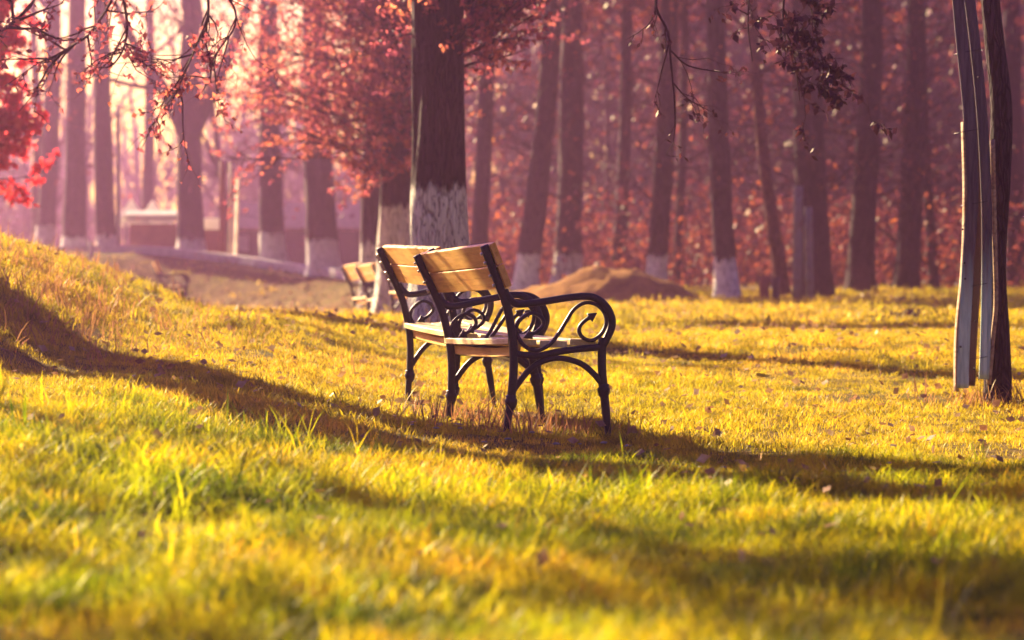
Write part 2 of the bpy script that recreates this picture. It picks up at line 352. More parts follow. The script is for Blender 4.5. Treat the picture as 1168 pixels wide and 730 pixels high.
def make_frame(parent, y, far, detail=True):
    tw = lambda P: np.array([twist(p[0], p[1], far) for p in P])
    per = 5 if detail else 2
    b = MB(); b.bar(tw(smooth_path(UP, per)), .0185, .019, y)
    p = tw([RAIL[0], RAIL[-1]]); b.bar(tw(smooth_path(RAIL, per)), .016, .017, y)
    fr = b.build('side_frame', M['iron'], parent)
    b = MB(); b.bar(tw(smooth_path(ARM, per)), .017, .019, y); b.build('armrest', M['iron'], fr)
    b = MB(); pth = tw(smooth_path(SCR, per)); b.bar(pth, .0088, .011, y)
    for tip, prev in ((pth[0], pth[4]), (pth[-1], pth[-5])):
        dr = (tip - prev) / np.linalg.norm(tip - prev)
        st = [tip - dr * .012, tip + dr * .004, tip + dr * .006, tip + dr * .046]
        b.bar(st, [.006, .011, .024, .002], .012, y)
    b.build('scroll', M['iron'], fr)
    b = MB(); b.bar(tw(smooth_path(ARC, per)), .0135, .015, y); b.build('arch_brace', M['iron'], fr)
    for path, cy_ in ((RL, 456), (FL, 444)):
        b = MB(); P = tw(smooth_path(path, per)); zs = P[:, 1]
        b.bar(P, np.clip(.012 + .012 * (zs / .2), .011, .0185) if path is FL else np.linspace(.019, .011, len(P)), .018, y)
        cp = tw([F2(583 if path is RL else 689.6, cy_ + q) for q in (-6, -4.5, -2, 0, 3, 8, 11)])
        b.tube(np.stack([cp[:, 0], np.full(len(cp), y), cp[:, 1]], 1), [.018, .027, .024, .031, .030, .024, .016], 10)
        b.build('leg', M['iron'], fr)
    return fr
def plank_mesh(name, parent, sec, y0, y1, m, warp=0.0, seed=0):
    """plank with softened edges, lofted between the two (slightly twisted) frames"""
    sec = np.array(sec); c = sec.mean(0); rr = random.Random(seed)
    ring = []
    for q in range(4):
        p, pn, pp = sec[q], sec[(q + 1) % 4], sec[q - 1]
        ring += [p + (pp - p) / np.linalg.norm(pp - p) * .003, p + (pn - p) / np.linalg.norm(pn - p) * .003]
    ring = np.array(ring); rings = []
    ys_ = np.linspace(y0, y1, 14)
    for k, yy in enumerate(ys_):
        tt = (yy) / LB; on = np.array([twist(u, v, True) for u, v in ring])
        p = ring * (1 - tt) + on * tt; p[:, 1] += warp * math.sin(tt * math.pi) + rr.uniform(-.0007, .0007)
        if k in (0, 13): p = p.mean(0) + (p - p.mean(0)) * .965
        rings.append([(u, yy + (.003 if k == 0 else -.003 if k == 13 else 0) * 0, v) for u, v in p])
    b = MB(); b.loft(rings); return b.build(name, m, parent, False)
top, mid = np.array(UP[0]), np.array(UP[2]); ld = (mid - top) / np.linalg.norm(mid - top); nd = np.array([-ld[1], ld[0]])
if nd[0] < 0: nd = -nd
def make_bench(detail=True):
    r = empty('park_bench', (0, 0, 0))
    make_frame(r, 0, False, detail); make_frame(r, LB, True, detail)
    for k, (a0, a1) in enumerate(((.002, .1105), (.1125, .226))):
        s0 = top + ld * a0 + nd * .0188; s1 = top + ld * a1 + nd * .0188
        pl = plank_mesh('backrest_plank', r, [s0, s1, s1 + nd * .030, s0 + nd * .030], -.035, LB + .035, M['plank'], -.003 * k, k)
        if detail:
            for yy, far in ((0, False), (LB, True)):
                for f_ in (.3, .72):
                    cpt = s0 * (1 - f_) + s1 * f_ - nd * .0375; c = np.array(twist(*cpt, far)); e_ = np.array(twist(*(cpt - nd * .012), far))
                    bb = MB(); bb.tube([(c[0], yy, c[1]), (e_[0], yy, e_[1])], .0075, 8); bb.build('bolt', M['bolt'], pl)
    for k, (u0, u1) in enumerate(((-.022, .125), (.135, .275), (.285, .418))):
        z0 = .428 - .006 * (k == 1); dz = (.012, .004, .006)[k]
        plank_mesh('seat_plank', r, [(u0, z0 + dz), (u1, z0 + (.012, -.002, .0)[k] * .5), (u1, z0 + .032), (u0, z0 + .030 + dz)], .022, LB + .03, M['seat'], -.004, 7 + k)
    plank_mesh('apron', r, [(.02, .385), (.045, .385), (.045, .43), (.02, .43)], .022, LB - .03, M['old_board'] if False else M['plank'], -.012, 20)
    return r
def children(o): return [c for c in bpy.data.objects if c.parent is o]
def copy_tree(o, parent=None):
    c = o.copy(); COL.objects.link(c); c.parent = parent
    for ch in children(o): copy_tree(ch, c)
    return c
BG = 'park benches in a row along the tree line'
bench = make_bench()
places = [  # near rear foot x, y, yaw, base height, roll/pitch, label
    (.004, 14.0, 14.0, .0, 'nearest park bench of orange planks and black scroll arms, seen from behind'),
    (-.300, 15.6, 12.6, .01, 'second park bench close behind the nearest one, its far end showing left of it'),
    (-1.13, 33.75, 13.0, .30, 'park bench partly hidden behind the second bench, in front of a limed trunk foot'),
    (-1.665, 38.0, 10.5, .21, 'small distant bench cut off at its right by the flared foot of a limed trunk'),
    (-1.945, 39.62, 10.5, .23, 'leftmost of the small distant orange benches beside the limed trunks'),
]
for i, (x, y, a_, z, lab) in enumerate(places):
    o = bench if i == 0 else copy_tree(bench)
    o.location = (x, y, z); o.rotation_euler = (0, 0, R(a_)); tag(o, lab, 'bench', BG)
    if i == 1: o.rotation_euler = (R(2.4), 0, R(a_))
for x, y, a_, lab in ((-6.35, 53.5, 8, 'dark far bench standing alone below the path kerb at left'),
                      (-7.55, 57.0, 8, 'farthest bench, mostly sunk behind dry weeds on the left bank')):
    o = copy_tree(bench); o.location = (x, y, H(x, y) - .02); o.rotation_euler = (0, 0, R(a_)); tag(o, lab, 'bench', BG)

# ------------------------------------------------------------------ trees
def wander(p, d, length, n, jit, up=0., rr=rnd):
    P = [np.array(p, float)]; d = np.array(d, float); d /= np.linalg.norm(d)
    for q in range(n):
        d = d + np.array([rr.gauss(0, jit), rr.gauss(0, jit), rr.gauss(0, jit) + up]); d /= np.linalg.norm(d)
        P.append(P[-1] + d * length / n)
    return np.array(P)
def trunk_mesh(b, P, rad, k=20, rough=.06, seed=0, ridges=0):
    P = smooth_path(P, 8); n = len(P); t = np.linspace(0, 1, len(rad)); r = np.interp(np.linspace(0, 1, n), t, rad)
    th = np.arange(k) * 2 * math.pi / k
    zz = P[:, 2][:, None]
    prof = 1 + rough * 2 * vnoise(np.cos(th)[None] * 2 + seed * 3.1 + 20, np.sin(th)[None] * 2 + zz * 1.2 + 20)
    prof = prof + rough * 1.2 * vnoise(np.cos(th)[None] * 5 + seed + 20, np.sin(th)[None] * 5 + zz * 3 + 20)
    if ridges: prof = prof + ridges * (np.abs(vnoise(th[None] * 7 + seed, zz * 1.6 + 3 * vnoise(zz * 3, th[None] * 2))) * 2 - .3)
    fl = np.exp(-np.clip(zz, 0, None) / .26) * (.45 + .5 * np.clip(vnoise(th[None] * 1.1 + seed * 5, zz * 0), -.3, 1))
    b.tube(P, r, k, 0, True, prof + fl); return P, r
def spray(tw, lf, p, d, length, r0, nside, nleaf, lsize, rr, gen=1, up=.03, jit=.12, k=4, bare=0.25):
    """a branch with side twigs and leaves"""
    n = max(4, int(length / .14)); n = min(n, 12)
    P = wander(p, d, length, n, jit, up, rr); tw.tube(P, np.linspace(r0, r0 * .25, len(P)), k, 0, False)
    if gen > 0:
        for q in range(nside):
            f = rr.uniform(.2, 1) * (len(P) - 1); i = min(int(f), len(P) - 2); pt = P[i] + (P[i+1] - P[i]) * (f - i)
            dd = (P[i+1] - P[i]); dd /= np.linalg.norm(dd); rv = np.array([rr.gauss(0, 1) for _ in range(3)]); rv -= dd * rv.dot(dd); rv /= np.linalg.norm(rv) + 1e-9
            spray(tw, lf, pt, dd * rr.uniform(.5, 1) + rv * rr.uniform(.5, 1.1), length * rr.uniform(.22, .5), r0 * .5, max(2, nside // 2), nleaf, lsize, rr, gen - 1, up, jit * 1.2, 3, bare)
    else:
        m_ = nleaf
        for q in range(m_):
            f = rr.uniform(bare, 1.02) * (len(P) - 1); i = min(int(f), len(P) - 2); pt = P[i] + (P[i+1] - P[i]) * (f - i)
            lf.append((pt, lsize * rr.uniform(.6, 1.3)))
def flush_leaves(lf, name, m, parent, seed=0, droop=.5, twigs=None):
    if not lf: return twigs.build(name, M['twig'], parent) if twigs is not None and twigs.n else None
    g = np.random.default_rng(seed); C = np.array([q[0] for q in lf]); L = np.array([q[1] for q in lf]); n = len(C)
    D = g.normal(size=(n, 3)); D[:, 2] -= droop; U = g.normal(size=(n, 3))
    b = twigs if twigs is not None else MB(); b.leaves(C, D, U, L, L * g.uniform(.22, .36, n), 0 if twigs is None else 1)
    return b.build(name, m if twigs is None else [M['twig'], m], parent, False)

def tree(x, y, diam, label, bmat, hgt_=11, lean=(0, 0), bend=0., seed=0, nbr=40, z0=1.6, z1=7.5, leaf='orange_leaf', nleaf=3, lsize=.075, length=(1.0, 2.4),
         nside=5, fork=None, bias=(0, 0), ridges=0., k=18, name='tree', sink=.05, gen=1, group='trees of the wood behind the meadow', upd=.5, extra=None, canopy=0, crad=3.0, cz=None):
    rr = random.Random(seed + 100); bend = bend or rr.choice((-1, 1)) * rr.uniform(.08, .26)
    root = empty(name, (x, y, H(x, y) - sink)); tag(root, label, 'tree', group)
    b = MB(); r = diam / 2
    pts = [(lean[0] * z + bend * math.sin(z / hgt_ * 3), lean[1] * z + .03 * math.sin(z * .9 + seed), z) for z in np.linspace(-.1, hgt_, 9)]
    P, rad = trunk_mesh(b, pts, [r, r * .96, r * .9, r * .84, r * .76, r * .66, r * .5, r * .32, r * .12], k, .085, seed, ridges)
    limbs = [(P, rad)]
    for (zf, dx, dy, up_, ln, rf) in (fork or []):
        i = int(np.argmin(abs(P[:, 2] - zf))); 
        Q = wander(P[i], (dx, dy, up_), ln, 9, .07, .02, rr); rq = np.linspace(rad[i] * rf, rad[i] * rf * .3, len(Q)); b.tube(smooth_path(Q, 3), np.interp(np.linspace(0, 1, 28), np.linspace(0, 1, len(Q)), rq), 10); limbs.append((Q, rq))
    for q in range(7):   # crown limbs above the frame
        z = rr.uniform(hgt_ * .5, hgt_ * .92); i = int(np.argmin(abs(P[:, 2] - z))); an = rr.uniform(0, 6.28)
        Q = wander(P[i], (math.cos(an), math.sin(an), .9), rr.uniform(1.5, 3.5), 7, .1, .03, rr); b.tube(Q, np.linspace(rad[i] * .5, .012, len(Q)), 7, 0, False); limbs.append((Q, np.linspace(rad[i] * .5, .012, len(Q))))
    b.build('trunk', bmat, root)
    tw = MB(); lf = []
    for q in range(nbr):
        Q, rq = limbs[0] if rr.random() < (.75 if len(limbs) > 1 else 1) else rr.choice(limbs[1:])
        if Q is limbs[0][0]:
            z = rr.uniform(z0, z1); i = int(np.argmin(abs(Q[:, 2] - z)))
        else: i = rr.randrange(len(Q))
        an = rr.uniform(0, 6.28); d = np.array([math.cos(an) + bias[0], math.sin(an) + bias[1], rr.uniform(-.1, 1) * upd + .15])
        spray(tw, lf, Q[i], d, rr.uniform(*length), min(.016, rq[i] * .3) , nside, nleaf, lsize, rr, gen, .02, .13)
    if extra: extra(tw, lf, rr, P)
    for q in range(canopy // 40):   # upper crown above the picture, leaf clumps added to shade haze and grass
        an = rr.uniform(0, 6.28); ra = crad * math.sqrt(rr.random()); c = (ra * math.cos(an), ra * math.sin(an), rr.uniform(*(cz or (5.8, hgt_ + .5))))
        for w in range(40): lf.append(((c[0] + rr.gauss(0, .4), c[1] + rr.gauss(0, .4), c[2] + rr.gauss(0, .3)), rr.uniform(.16, .3)))
    flush_leaves(lf, 'crown', M[leaf], root, seed, .5, tw)
    return root

# the near row of limed trunks
tree(PX(501, 24), 24, .46, 'thick foreground trunk limed white below, rising behind the nearest bench', M['bark_wash'], 11, (-.004, 0), .001, 1, nbr=210, z0=2.1, z1=4.9,
     leaf='pink_leaf', nleaf=15, lsize=.052, length=(.6, 1.25), nside=9, bias=(.75, .5), ridges=.06, k=64, group='limed trunks behind the benches', upd=1.6, sink=.03)
tree(PX(456, 36.8), 36.8, .60, 'limed trunk just left of the thick one, hung with pink leafy shoots', M['bark_wash_high'], 11, (.004, 0), .05, 2, nbr=250, z0=1.75, z1=5.2,
     leaf='pink_leaf', nleaf=23, lsize=.06, length=(.9, 2.5), nside=9, bias=(-.75, -.15), ridges=.05, k=48, group='limed trunks behind the benches', upd=1.0)
tree(PX(423, 45.5), 45.5, .37, 'slim limed trunk behind the small distant benches', M['bark_wash'], 10, (.004, 0), .03, 3, nbr=26, z0=2.2, z1=6,
     leaf='pink_leaf', nleaf=5, lsize=.09, length=(.8, 1.8), nside=5, bias=(-.4, 0), ridges=.04, k=32, group='limed trunks behind the benches')

T = lambda px, Y, wpx, lab, **kw: tree(PX(px, Y), Y, wpx * Y / FPX, lab, kw.pop('m', M['bark_far']), seed=int(px), canopy=kw.pop('canopy', 2600 if px > 500 else 0), **kw)
T(50, 70, 22, 'faint hazy trunk nearest the left edge behind the red tree', nbr=18, nleaf=1)
T(84, 66, 26, 'dark trunk with a short limed foot beyond the bank, left of its twin', m=M['bark_short'], nbr=22, nleaf=1)
T(122, 64, 23, 'dark trunk with a pale limed foot just left of the white tents', m=M['bark_short'], nbr=22, nleaf=1)
T(218, 66, 30, 'large hazy tree forking into two great limbs, long bare bough to the left', m=M['bark_short'], nbr=40, nleaf=1, hgt_=9, lean=(.03, 0), z0=2.5,
  fork=[(2.6, -.42, 0, 1, 3.6, .8), (2.6, .2, .1, 1, 4.5, .8), (3.7, -1, -.05, .12, 3.6, .3)])
T(311, 62, 28, 'hazy trunk with a square limed foot left of the wide limed trunk', nbr=24, nleaf=2)
T(368, 58, 36, 'wide hazy trunk with a ragged limed foot left of the benches', nbr=26, nleaf=2)
T(543, 54, 20, 'thin hazy trunk showing just right of the thick foreground trunk', nbr=20, nleaf=3)
T(598, 55, 27, 'leaning hazy trunk with a limed foot left of the earth mound', nbr=64, nleaf=2, lean=(.055, 0))
T(646, 57, 32, 'stout hazy trunk standing behind the earth mound', nbr=64, nleaf=2, lean=(-.01, 0))
T(704, 62, 17, 'faint thin unpainted trunk behind the right slope of the mound', m=M['bark'], nbr=22, nleaf=3)
T(747, 52, 24, 'grey trunk with a bright limed foot right of the mound', nbr=64, nleaf=2)
T(771, 60, 11, 'thin dark stem right of the limed trunk by the mound', m=M['bark'], nbr=14, nleaf=3)
T(829, 50, 27, 'straight trunk with the tallest white limed foot at the meadow edge', nbr=40, nleaf=3, z0=1.8, lean=(-.004, 0))
T(895, 52, 16, 'slim reddish trunk leaning left beside the boarded trunk', m=M['bark_red'], nbr=12, nleaf=2, lean=(-.07, 0), hgt_=7)
T(930, 51, 40, 'broad grey trunk with pale boards at its foot', m=M['bark'], nbr=80, nleaf=2)
T(980, 53, 30, 'dark squat trunk swelling at the top, right of the broad grey one', m=M['bark'], nbr=95, nleaf=2, z0=1.2)
T(1033, 55, 28, 'dark trunk midway between the squat trunk and the boarded stem', m=M['bark'], nbr=95, nleaf=2, z0=1.2, lean=(.01, 0))
T(1066, 58, 12, 'thin dark trunk at the meadow edge left of the boarded stem', m=M['bark'], nbr=20, nleaf=3, z0=1.2, fork=[(.6, -1, 0, .7, 1.6, .6)])
T(1160, 60, 26, 'dark trunk at the right edge behind the boarded stem', m=M['bark'], nbr=64, nleaf=2, z0=1.4)
T(165, 85, 14, 'very faint slim trunk above the white tents', m=M['bark'], nbr=14, nleaf=0)
T(430, 75, 22, 'faint trunk in the haze behind the slim limed trunk', m=M['bark'], nbr=14, nleaf=1)

# small red tree on the left
tree(PX(-14, 30), 30, .09, 'small crimson leaved tree at the left edge above the bank', M['bark'], 3.6, (-.16, 0), .001, 31, nbr=200, z0=1.4, z1=3.5, leaf='red_leaf', nleaf=34, lsize=.08,
     length=(.5, .95), nside=7, k=10, group=None, upd=.8, bias=(-.15, 0), fork=[(.4, -.5, .1, 1, 2.4, .8)])

# ------------------------------------------------------------------ boarded stem on the right
wx, wy = PX(1124, 17.0), 17.0; wz = H(wx, wy)
root = empty('boarded_tree', (wx, wy, wz)); tag(root, 'young tree with weathered boards wired along its leaning stem at the right edge', 'tree')
sc = lambda px, py: ((px - 1124) / FPX * 17.0, EYE + (342 - py) / FPX * 17.0 - wz)
def colpath(pts): return np.array([(sc(*p)[0], 0, sc(*p)[1]) for p in pts])
b = MB()
P = colpath([(1138, 475), (1140, 440), (1139, 380), (1136, 300), (1143, 200), (1146, 120), (1138, 40), (1130, -60), (1126, -200), (1118, -420)]); P[:, 1] = np.linspace(.04, .2, len(P))
b.tube(smooth_path(P, 6), np.interp(np.linspace(0, 1, 55), [0, .1, .3, .6, 1], [.095, .083, .075, .062, .04]), 16)
for (dx, up_, ln) in ((-1, .25, 3.2), (-.8, .8, 2.4), (.7, .7, 2.5), (.2, 1, 2.2)):
    Q = wander(P[-2], (dx, rnd.uniform(-.2, .1), up_), ln, 8, .08, .0); b.tube(Q, np.linspace(.035, .01, len(Q)), 7)
b.build('trunk', M['bark'], root)
def board(pts, w, d, y, m, name='board'):
    b = MB(); P = smooth_path(colpath(pts), 6)[:, [0, 2]]; b.bar(P, w, d, y); return b.build(name, m, root)
board([(1095, 442), (1096, 400), (1101, 300), (1106, 220), (1102, 130), (1094, 50), (1087, -30)], .034, .012, -.10, M['limed_board'])
board([(1120, 432), (1122, 370), (1123, 300), (1122, 220), (1117, 130), (1109, 50), (1099, -30)], .030, .012, -.085, M['limed_board'])
board([(1107, 440), (1109, 390), (1114, 300), (1114, 210), (1110, 120), (1103, 40), (1094, -30)], .030, .010, .02, M['shed'])
board([(1089, 446), (1090, 380), (1097, 300), (1099, 220), (1097, 140)], .012, .045, -.06, M['edge_board'])
board([(1126, 438), (1131, 380), (1134, 340), (1132, 250), (1130, 160)], .010, .04, -.06, M['edge_board'])
for py in (60, 150, 232, 325, 408):
    c = sc(1112 if py > 150 else 1104, py); b = MB(); an = np.linspace(0, 6.283, 21)
    b.tube(np.stack([c[0] + .085 * np.cos(an), -.03 + .088 * np.sin(an), c[1] + .015 * np.cos(an)], 1), .002, 5, caps=False); b.build('tie_wire', M['iron'], root)
for px_, py in ((1096, 300), (1094, 262), (1097, 318), (1092, 395), (1112, 90), (1109, 366), (1108, 420)):
    c = sc(px_, py); b = MB(); b.tube([(c[0], -.112, c[1]), (c[0], -.13, c[1])], .006, 7); b.build('nail', M['iron'], root)
# its overhanging limb and twigs
tw = MB(); lf = []
def limb(px0, pts, r0, Y, leaf_n, lsize, seed, nside=4):
    rr = random.Random(seed); P = np.array([((p[0] - 584) / FPX * p[2] - wx, p[2] - wy, EYE + (342 - p[1]) / FPX * p[2] - wz) for p in pts])
    P = smooth_path(P, 5); tw.tube(P, np.linspace(r0, r0 * .35, len(P)), 6)
    for q in range(nside):
        i = rr.randrange(2, len(P) - 1); d = P[i] - P[i-1]; d = d / np.linalg.norm(d)
        spray(tw, lf, P[i], d + np.array([rr.gauss(0, .7), rr.gauss(0, .5), rr.gauss(-.2, .5)]), rr.uniform(.12, .38), r0 * .45, 3, leaf_n, lsize, rr, 1, -.03, .25, 4, .1)
limb(0, [(1128, -120, 17.1), (1010, -150, 16.6), (880, -110, 16.3), (780, -40, 16.1), (748, 0, 16), (762, 38, 16), (765, 70, 16), (770, 118, 16)], .012, 16, 2, .04, 1, 7)
limb(0, [(765, 58, 16), (785, 75, 16), (820, 82, 16), (815, 80, 16.1)], .006, 16, 2, .04, 2, 4)
limb(0, [(768, 95, 16), (785, 113, 16), (812, 128, 16)], .005, 16, 2, .04, 3, 4)
limb(0, [(880, -110, 16.3), (858, -20, 16.3), (853, 25, 16.3), (858, 70, 16.3)], .008, 16, 4, .045, 4, 6)
limb(0, [(960, -140, 16.4), (905, -40, 16.4), (893, 20, 16.4), (905, 60, 16.4), (912, 115, 16.4)], .010, 16, 9, .055, 5, 14)
limb(0, [(905, -40, 16.4), (925, 10, 16.4), (935, 60, 16.4), (950, 98, 16.4)], .008, 16, 9, .055, 6, 14)
flush_leaves(lf, 'crown', M['dark_leaf'], root, 5, 1.0, tw)

# ------------------------------------------------------------------ tree out of the frame on the left: casts the long shadow, overhangs the corner
lx, ly = -5.65, 20.95; lz = H(lx, ly)
def overhang(tw, lf, rr, P):
    def L_(pts, r0, ns, nl):
        Q = np.array([((p[0] - 584) / FPX * p[2] - lx, p[2] - ly, EYE + (342 - p[1]) / FPX * p[2] - lz) for p in pts]); Q = smooth_path(Q, 6)
        r0 *= .75; tw.tube(Q, np.linspace(r0, r0 * .3, len(Q)), 6)
        for q in range(ns):
            i = rr.randrange(3, len(Q) - 1); d = Q[i] - Q[i-1]; d = d / np.linalg.norm(d)
            spray(tw, lf, Q[i], d * .7 + np.array([rr.gauss(0, .6), rr.gauss(0, .5), rr.gauss(-.15, .5)]), rr.uniform(.2, .6), r0 * .5, 4, nl, .045, rr, 1, -.03, .22, 4, .1)
    L_([(-270, -260, 19.6), (-150, -80, 19), (-60, 10, 18.5), (0, 25, 18), (45, -15, 18)], .03, 12, 4)
    L_([(-150, -80, 19), (40, -90, 18.5), (130, -40, 18), (110, 20, 18), (80, 45, 18), (55, 60, 18)], .02, 14, 4)
    L_([(40, -90, 18.5), (120, -50, 18), (143, 0, 18), (143, 40, 18), (128, 65, 18), (108, 68, 18)], .016, 12, 4)
    L_([(130, -70, 18.2), (220, -50, 18), (238, 0, 17.8), (225, 40, 17.8), (210, 75, 17.8), (200, 98, 17.8)], .016, 14, 4)
    L_([(238, 0, 17.8), (232, 30, 17.8), (195, 62, 17.8), (150, 66, 17.8)], .009, 9, 4)
    L_([(220, -50, 18), (262, -10, 17.8), (268, 20, 17.8), (245, 55, 17.8), (240, 85, 17.8)], .012, 9, 4)
tree(lx, ly, 1.0, 'big tree outside the left edge whose leafy twigs hang into the upper left corner', M['bark_wash'], 11, (.0, .0), .1, 77, nbr=40, z0=2.6, z1=7, leaf='pink_leaf', nleaf=3,
     lsize=.07, length=(1, 2.2), nside=5, ridges=.05, k=32, group=None, extra=overhang)

for x_, y_, lab in ((-10.6, 23.6, 'unseen slim tree added left of the frame to shade the low corner grass, farther of two'), (-9.9, 16.5, 'unseen slim tree added left of the frame to shade the low corner grass, nearer of two')):  # unseen trees, added only to darken the low corners of the grass
    x_ += 0 if y_ > 20 else -.3; y_ -= 1.2 if y_ > 20 else 0
    tree(x_, y_, .2, lab, M['bark'], 8.5 if y_ > 20 else 5.6, (.02, 0), .1, int(y_), nbr=10, z0=5 if y_ > 20 else 3, z1=8 if y_ > 20 else 5, leaf='pink_leaf', nleaf=6, lsize=.09, length=(.6, 1.2), nside=5, k=16, group=None, canopy=1200 if y_ > 20 else 1300, crad=.95, cz=(6.5, 8.6) if y_ > 20 else (3.5, 4.7))
tree(-6.55, 20.3, 1.1, 'unseen thick trunk added to widen the long shadow, nearer the camera than the one with hanging twigs', M['bark_wash'], 10, (.0, .0), .1, 78, nbr=24, z0=2.4, z1=6, leaf='pink_leaf', nleaf=3,
     lsize=.07, length=(1, 2.2), nside=5, k=24, group=None)  # unseen second trunk, added to broaden the shadow band
# ------------------------------------------------------------------ far wood, undergrowth
def band(name, m, n, xr, yr, zr, ls, seed, clump, tagkw):
    g = np.random.default_rng(seed); nc = n // clump
    cx = g.uniform(*xr, nc); cyy = g.uniform(*yr, nc); cz = g.uniform(0, 1, nc) ** tagkw.get('pw', 1) * (zr[1] - zr[0]) + zr[0]
    idx = np.repeat(np.arange(nc), clump); k_ = len(idx)
    C = np.stack([cx[idx], cyy[idx], cz[idx]], 1) + g.normal(size=(k_, 3)) * np.array([.45, .5, .35])
    keep = tagkw['keep'](C); C = C[keep]; C[:, 2] += hgt(C[:, 0], C[:, 1]); k_ = len(C)
    L = g.uniform(.6, 1.4, k_) * ls; b = MB(); b.leaves(C, g.normal(size=(k_, 3)), g.normal(size=(k_, 3)), L, L * .32)
    return b
# far wood: a mass of stems, twigs and last leaves
b = MB(); g = random.Random(5)
for q in range(260):
    y = g.uniform(72, 135) if q < 100 else g.uniform(120, 205); x = g.uniform(-.26 * y, .26 * y); px = 584 + x / y * FPX
    if px < 420 and q < 100 and g.random() < .62: continue
    if px > 620 and q >= 100: continue
    h0 = H(x, y); r = g.uniform(.08, .26); ln = g.uniform(7, 13) if px > 420 or q >= 100 else g.uniform(4, 9); r *= 1.1 if q >= 100 else .75; le = g.uniform(-.06, .06)
    P = wander((x, y, h0 - .1), (le, 0, 1), ln, 8, .05, .02, g); b.tube(P, np.linspace(r, r * .3, 9), 7, 0, False)
    for w in range(2):
        Q = wander(P[g.randrange(2, 5)], (g.choice((-1, 1)) * g.uniform(.3, .8), 0, 1), ln * .6, 7, .08, .03, g); b.tube(Q, np.linspace(r * .6, r * .15, 8), 6, 0, False)
    for w in range(26):
        z = g.uniform(1, ln * .8); Q = wander(P[min(8, int(z / ln * 8))], (g.gauss(0, 1), g.gauss(0, .6), g.uniform(.1, 1.1)), g.uniform(1, 3.2), 5, .2, .03, g)
        b.tube(Q, np.linspace(.03, .008, 6), 3, 0, False)
        for e_ in range(3):
            i = g.randrange(1, 5); Q2 = wander(Q[i], (g.gauss(0, 1), g.gauss(0, .6), g.gauss(.2, .7)), g.uniform(.4, 1.3), 4, .25, 0, g); b.tube(Q2, np.linspace(.014, .006, 5), 3, 0, False)
tag(b.build('woods', M['twig']), kind='stuff')
keep = lambda C: (C[:, 0] / C[:, 1] * FPX + 584 > 500 + 120 * np.sin(C[:, 2])) | (np.random.default_rng(1).random(len(C)) < .10)
b = band('foliage', None, 36000, (-16, 26), (58, 100), (.3, 9.5), .17, 21, 40, dict(keep=keep, pw=.8)); tag(b.build('foliage', M['orange_leaf'], smooth=False), kind='stuff')
keep3 = lambda C: C[:, 0] / C[:, 1] * FPX + 584 > 560 + 60 * np.sin(C[:, 2] * 2)
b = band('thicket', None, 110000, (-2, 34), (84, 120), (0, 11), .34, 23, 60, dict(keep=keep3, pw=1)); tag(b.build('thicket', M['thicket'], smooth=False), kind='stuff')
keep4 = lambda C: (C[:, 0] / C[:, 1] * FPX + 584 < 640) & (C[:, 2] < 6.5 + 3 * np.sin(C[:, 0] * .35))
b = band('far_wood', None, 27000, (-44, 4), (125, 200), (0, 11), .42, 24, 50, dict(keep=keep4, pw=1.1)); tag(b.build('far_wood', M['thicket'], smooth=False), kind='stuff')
keep2 = lambda C: (C[:, 2] > .02) & (C[:, 2] < 2.1 + 0 * C[:, 0])
b = band('undergrowth', None, 30000, (-1.5, 14), (56, 78), (0, 2.0), .13, 22, 14, dict(keep=keep2, pw=1.7)); 
for q in range(500):
    y = g.uniform(56, 76); x = g.uniform(-1.5, .2 * y); Q = wander((x, y, H(x, y)), (g.gauss(0, .4), g.gauss(0, .4), 1), g.uniform(.6, 2.2), 5, .15, 0, g); b.tube(Q, np.linspace(.014, .005, 6), 3, 1, False)
tag(b.build('undergrowth', [M['orange_leaf'], M['twig']], smooth=False), kind='stuff')

# ------------------------------------------------------------------ tents, stall, posts, shed at the left
def tent(px, py, Y, w, h, lab):
    x = PX(px, Y); z = H(x, Y); r = empty('market_tent', (x, Y, z)); tag(r, lab, 'tent', 'white market tents beyond the path')
    hw = w / 2; zt = h * .68
    rings = []
    for f, zz in ((1, zt - .18), (1.02, zt), (.62, zt + (h - zt) * .25), (.3, zt + (h - zt) * .58), (.03, h)):
        rings.append([(-hw*f, -hw*f, zz), (0, -hw*f, zz), (hw*f, -hw*f, zz), (hw*f, 0, zz), (hw*f, hw*f, zz), (0, hw*f, zz), (-hw*f, hw*f, zz), (-hw*f, 0, zz)])
    b = MB(); b.loft(rings); b.build('canopy', M['canvas'], r, False)
    for sx_ in (-1, 1):
        for sy_ in (-1, 1):
            b = MB(); b.tube([(sx_*hw*.95, sy_*hw*.95, 0), (sx_*hw*.95, sy_*hw*.95, zt - .1)], .03, 6); b.build('leg', M['postgrey'], r)
tent(150, 258, 78, 1.0, 1.62, 'left one of two white peaked market tents')
tent(174, 258, 79, 1.0, 1.62, 'right one of two white peaked market tents')
x, Y = PX(186, 74), 74; z = H(x, Y); r = empty('market_stall', (x, Y, z)); tag(r, 'brown market stall under a long white awning behind the far bench', 'stall')
b = MB(); b.box((0, .4, .45), (1.7, .6, .9)); b.build('counter', M['stall'], r, False)
b = MB(); b.box((0, .1, 1.16), (1.9, 1.2, .05), Matrix.Rotation(.12, 3, 'X')); b.box((0, -.5, 1.03), (1.9, .03, .16)); b.build('awning', M['canvas'], r, False)
for sx_ in (-.88, .88):
    b = MB(); b.box((sx_, -.4, .5), (.06, .06, 1.04)); b.build('post', M['postgrey'], r, False)
x, Y = PX(242, 76), 76; z = H(x, Y); r = empty('market_stall', (x, Y, z)); tag(r, 'small reddish kiosk with a white flat roof left of the tall posts', 'kiosk')
b = MB(); b.box((0, 0, .38), (.58, .6, .76)); b.build('counter', M['stall'], r, False)
b = MB(); b.box((0, 0, .92), (.68, .8, .28)); b.build('roof', M['canvas'], r, False)
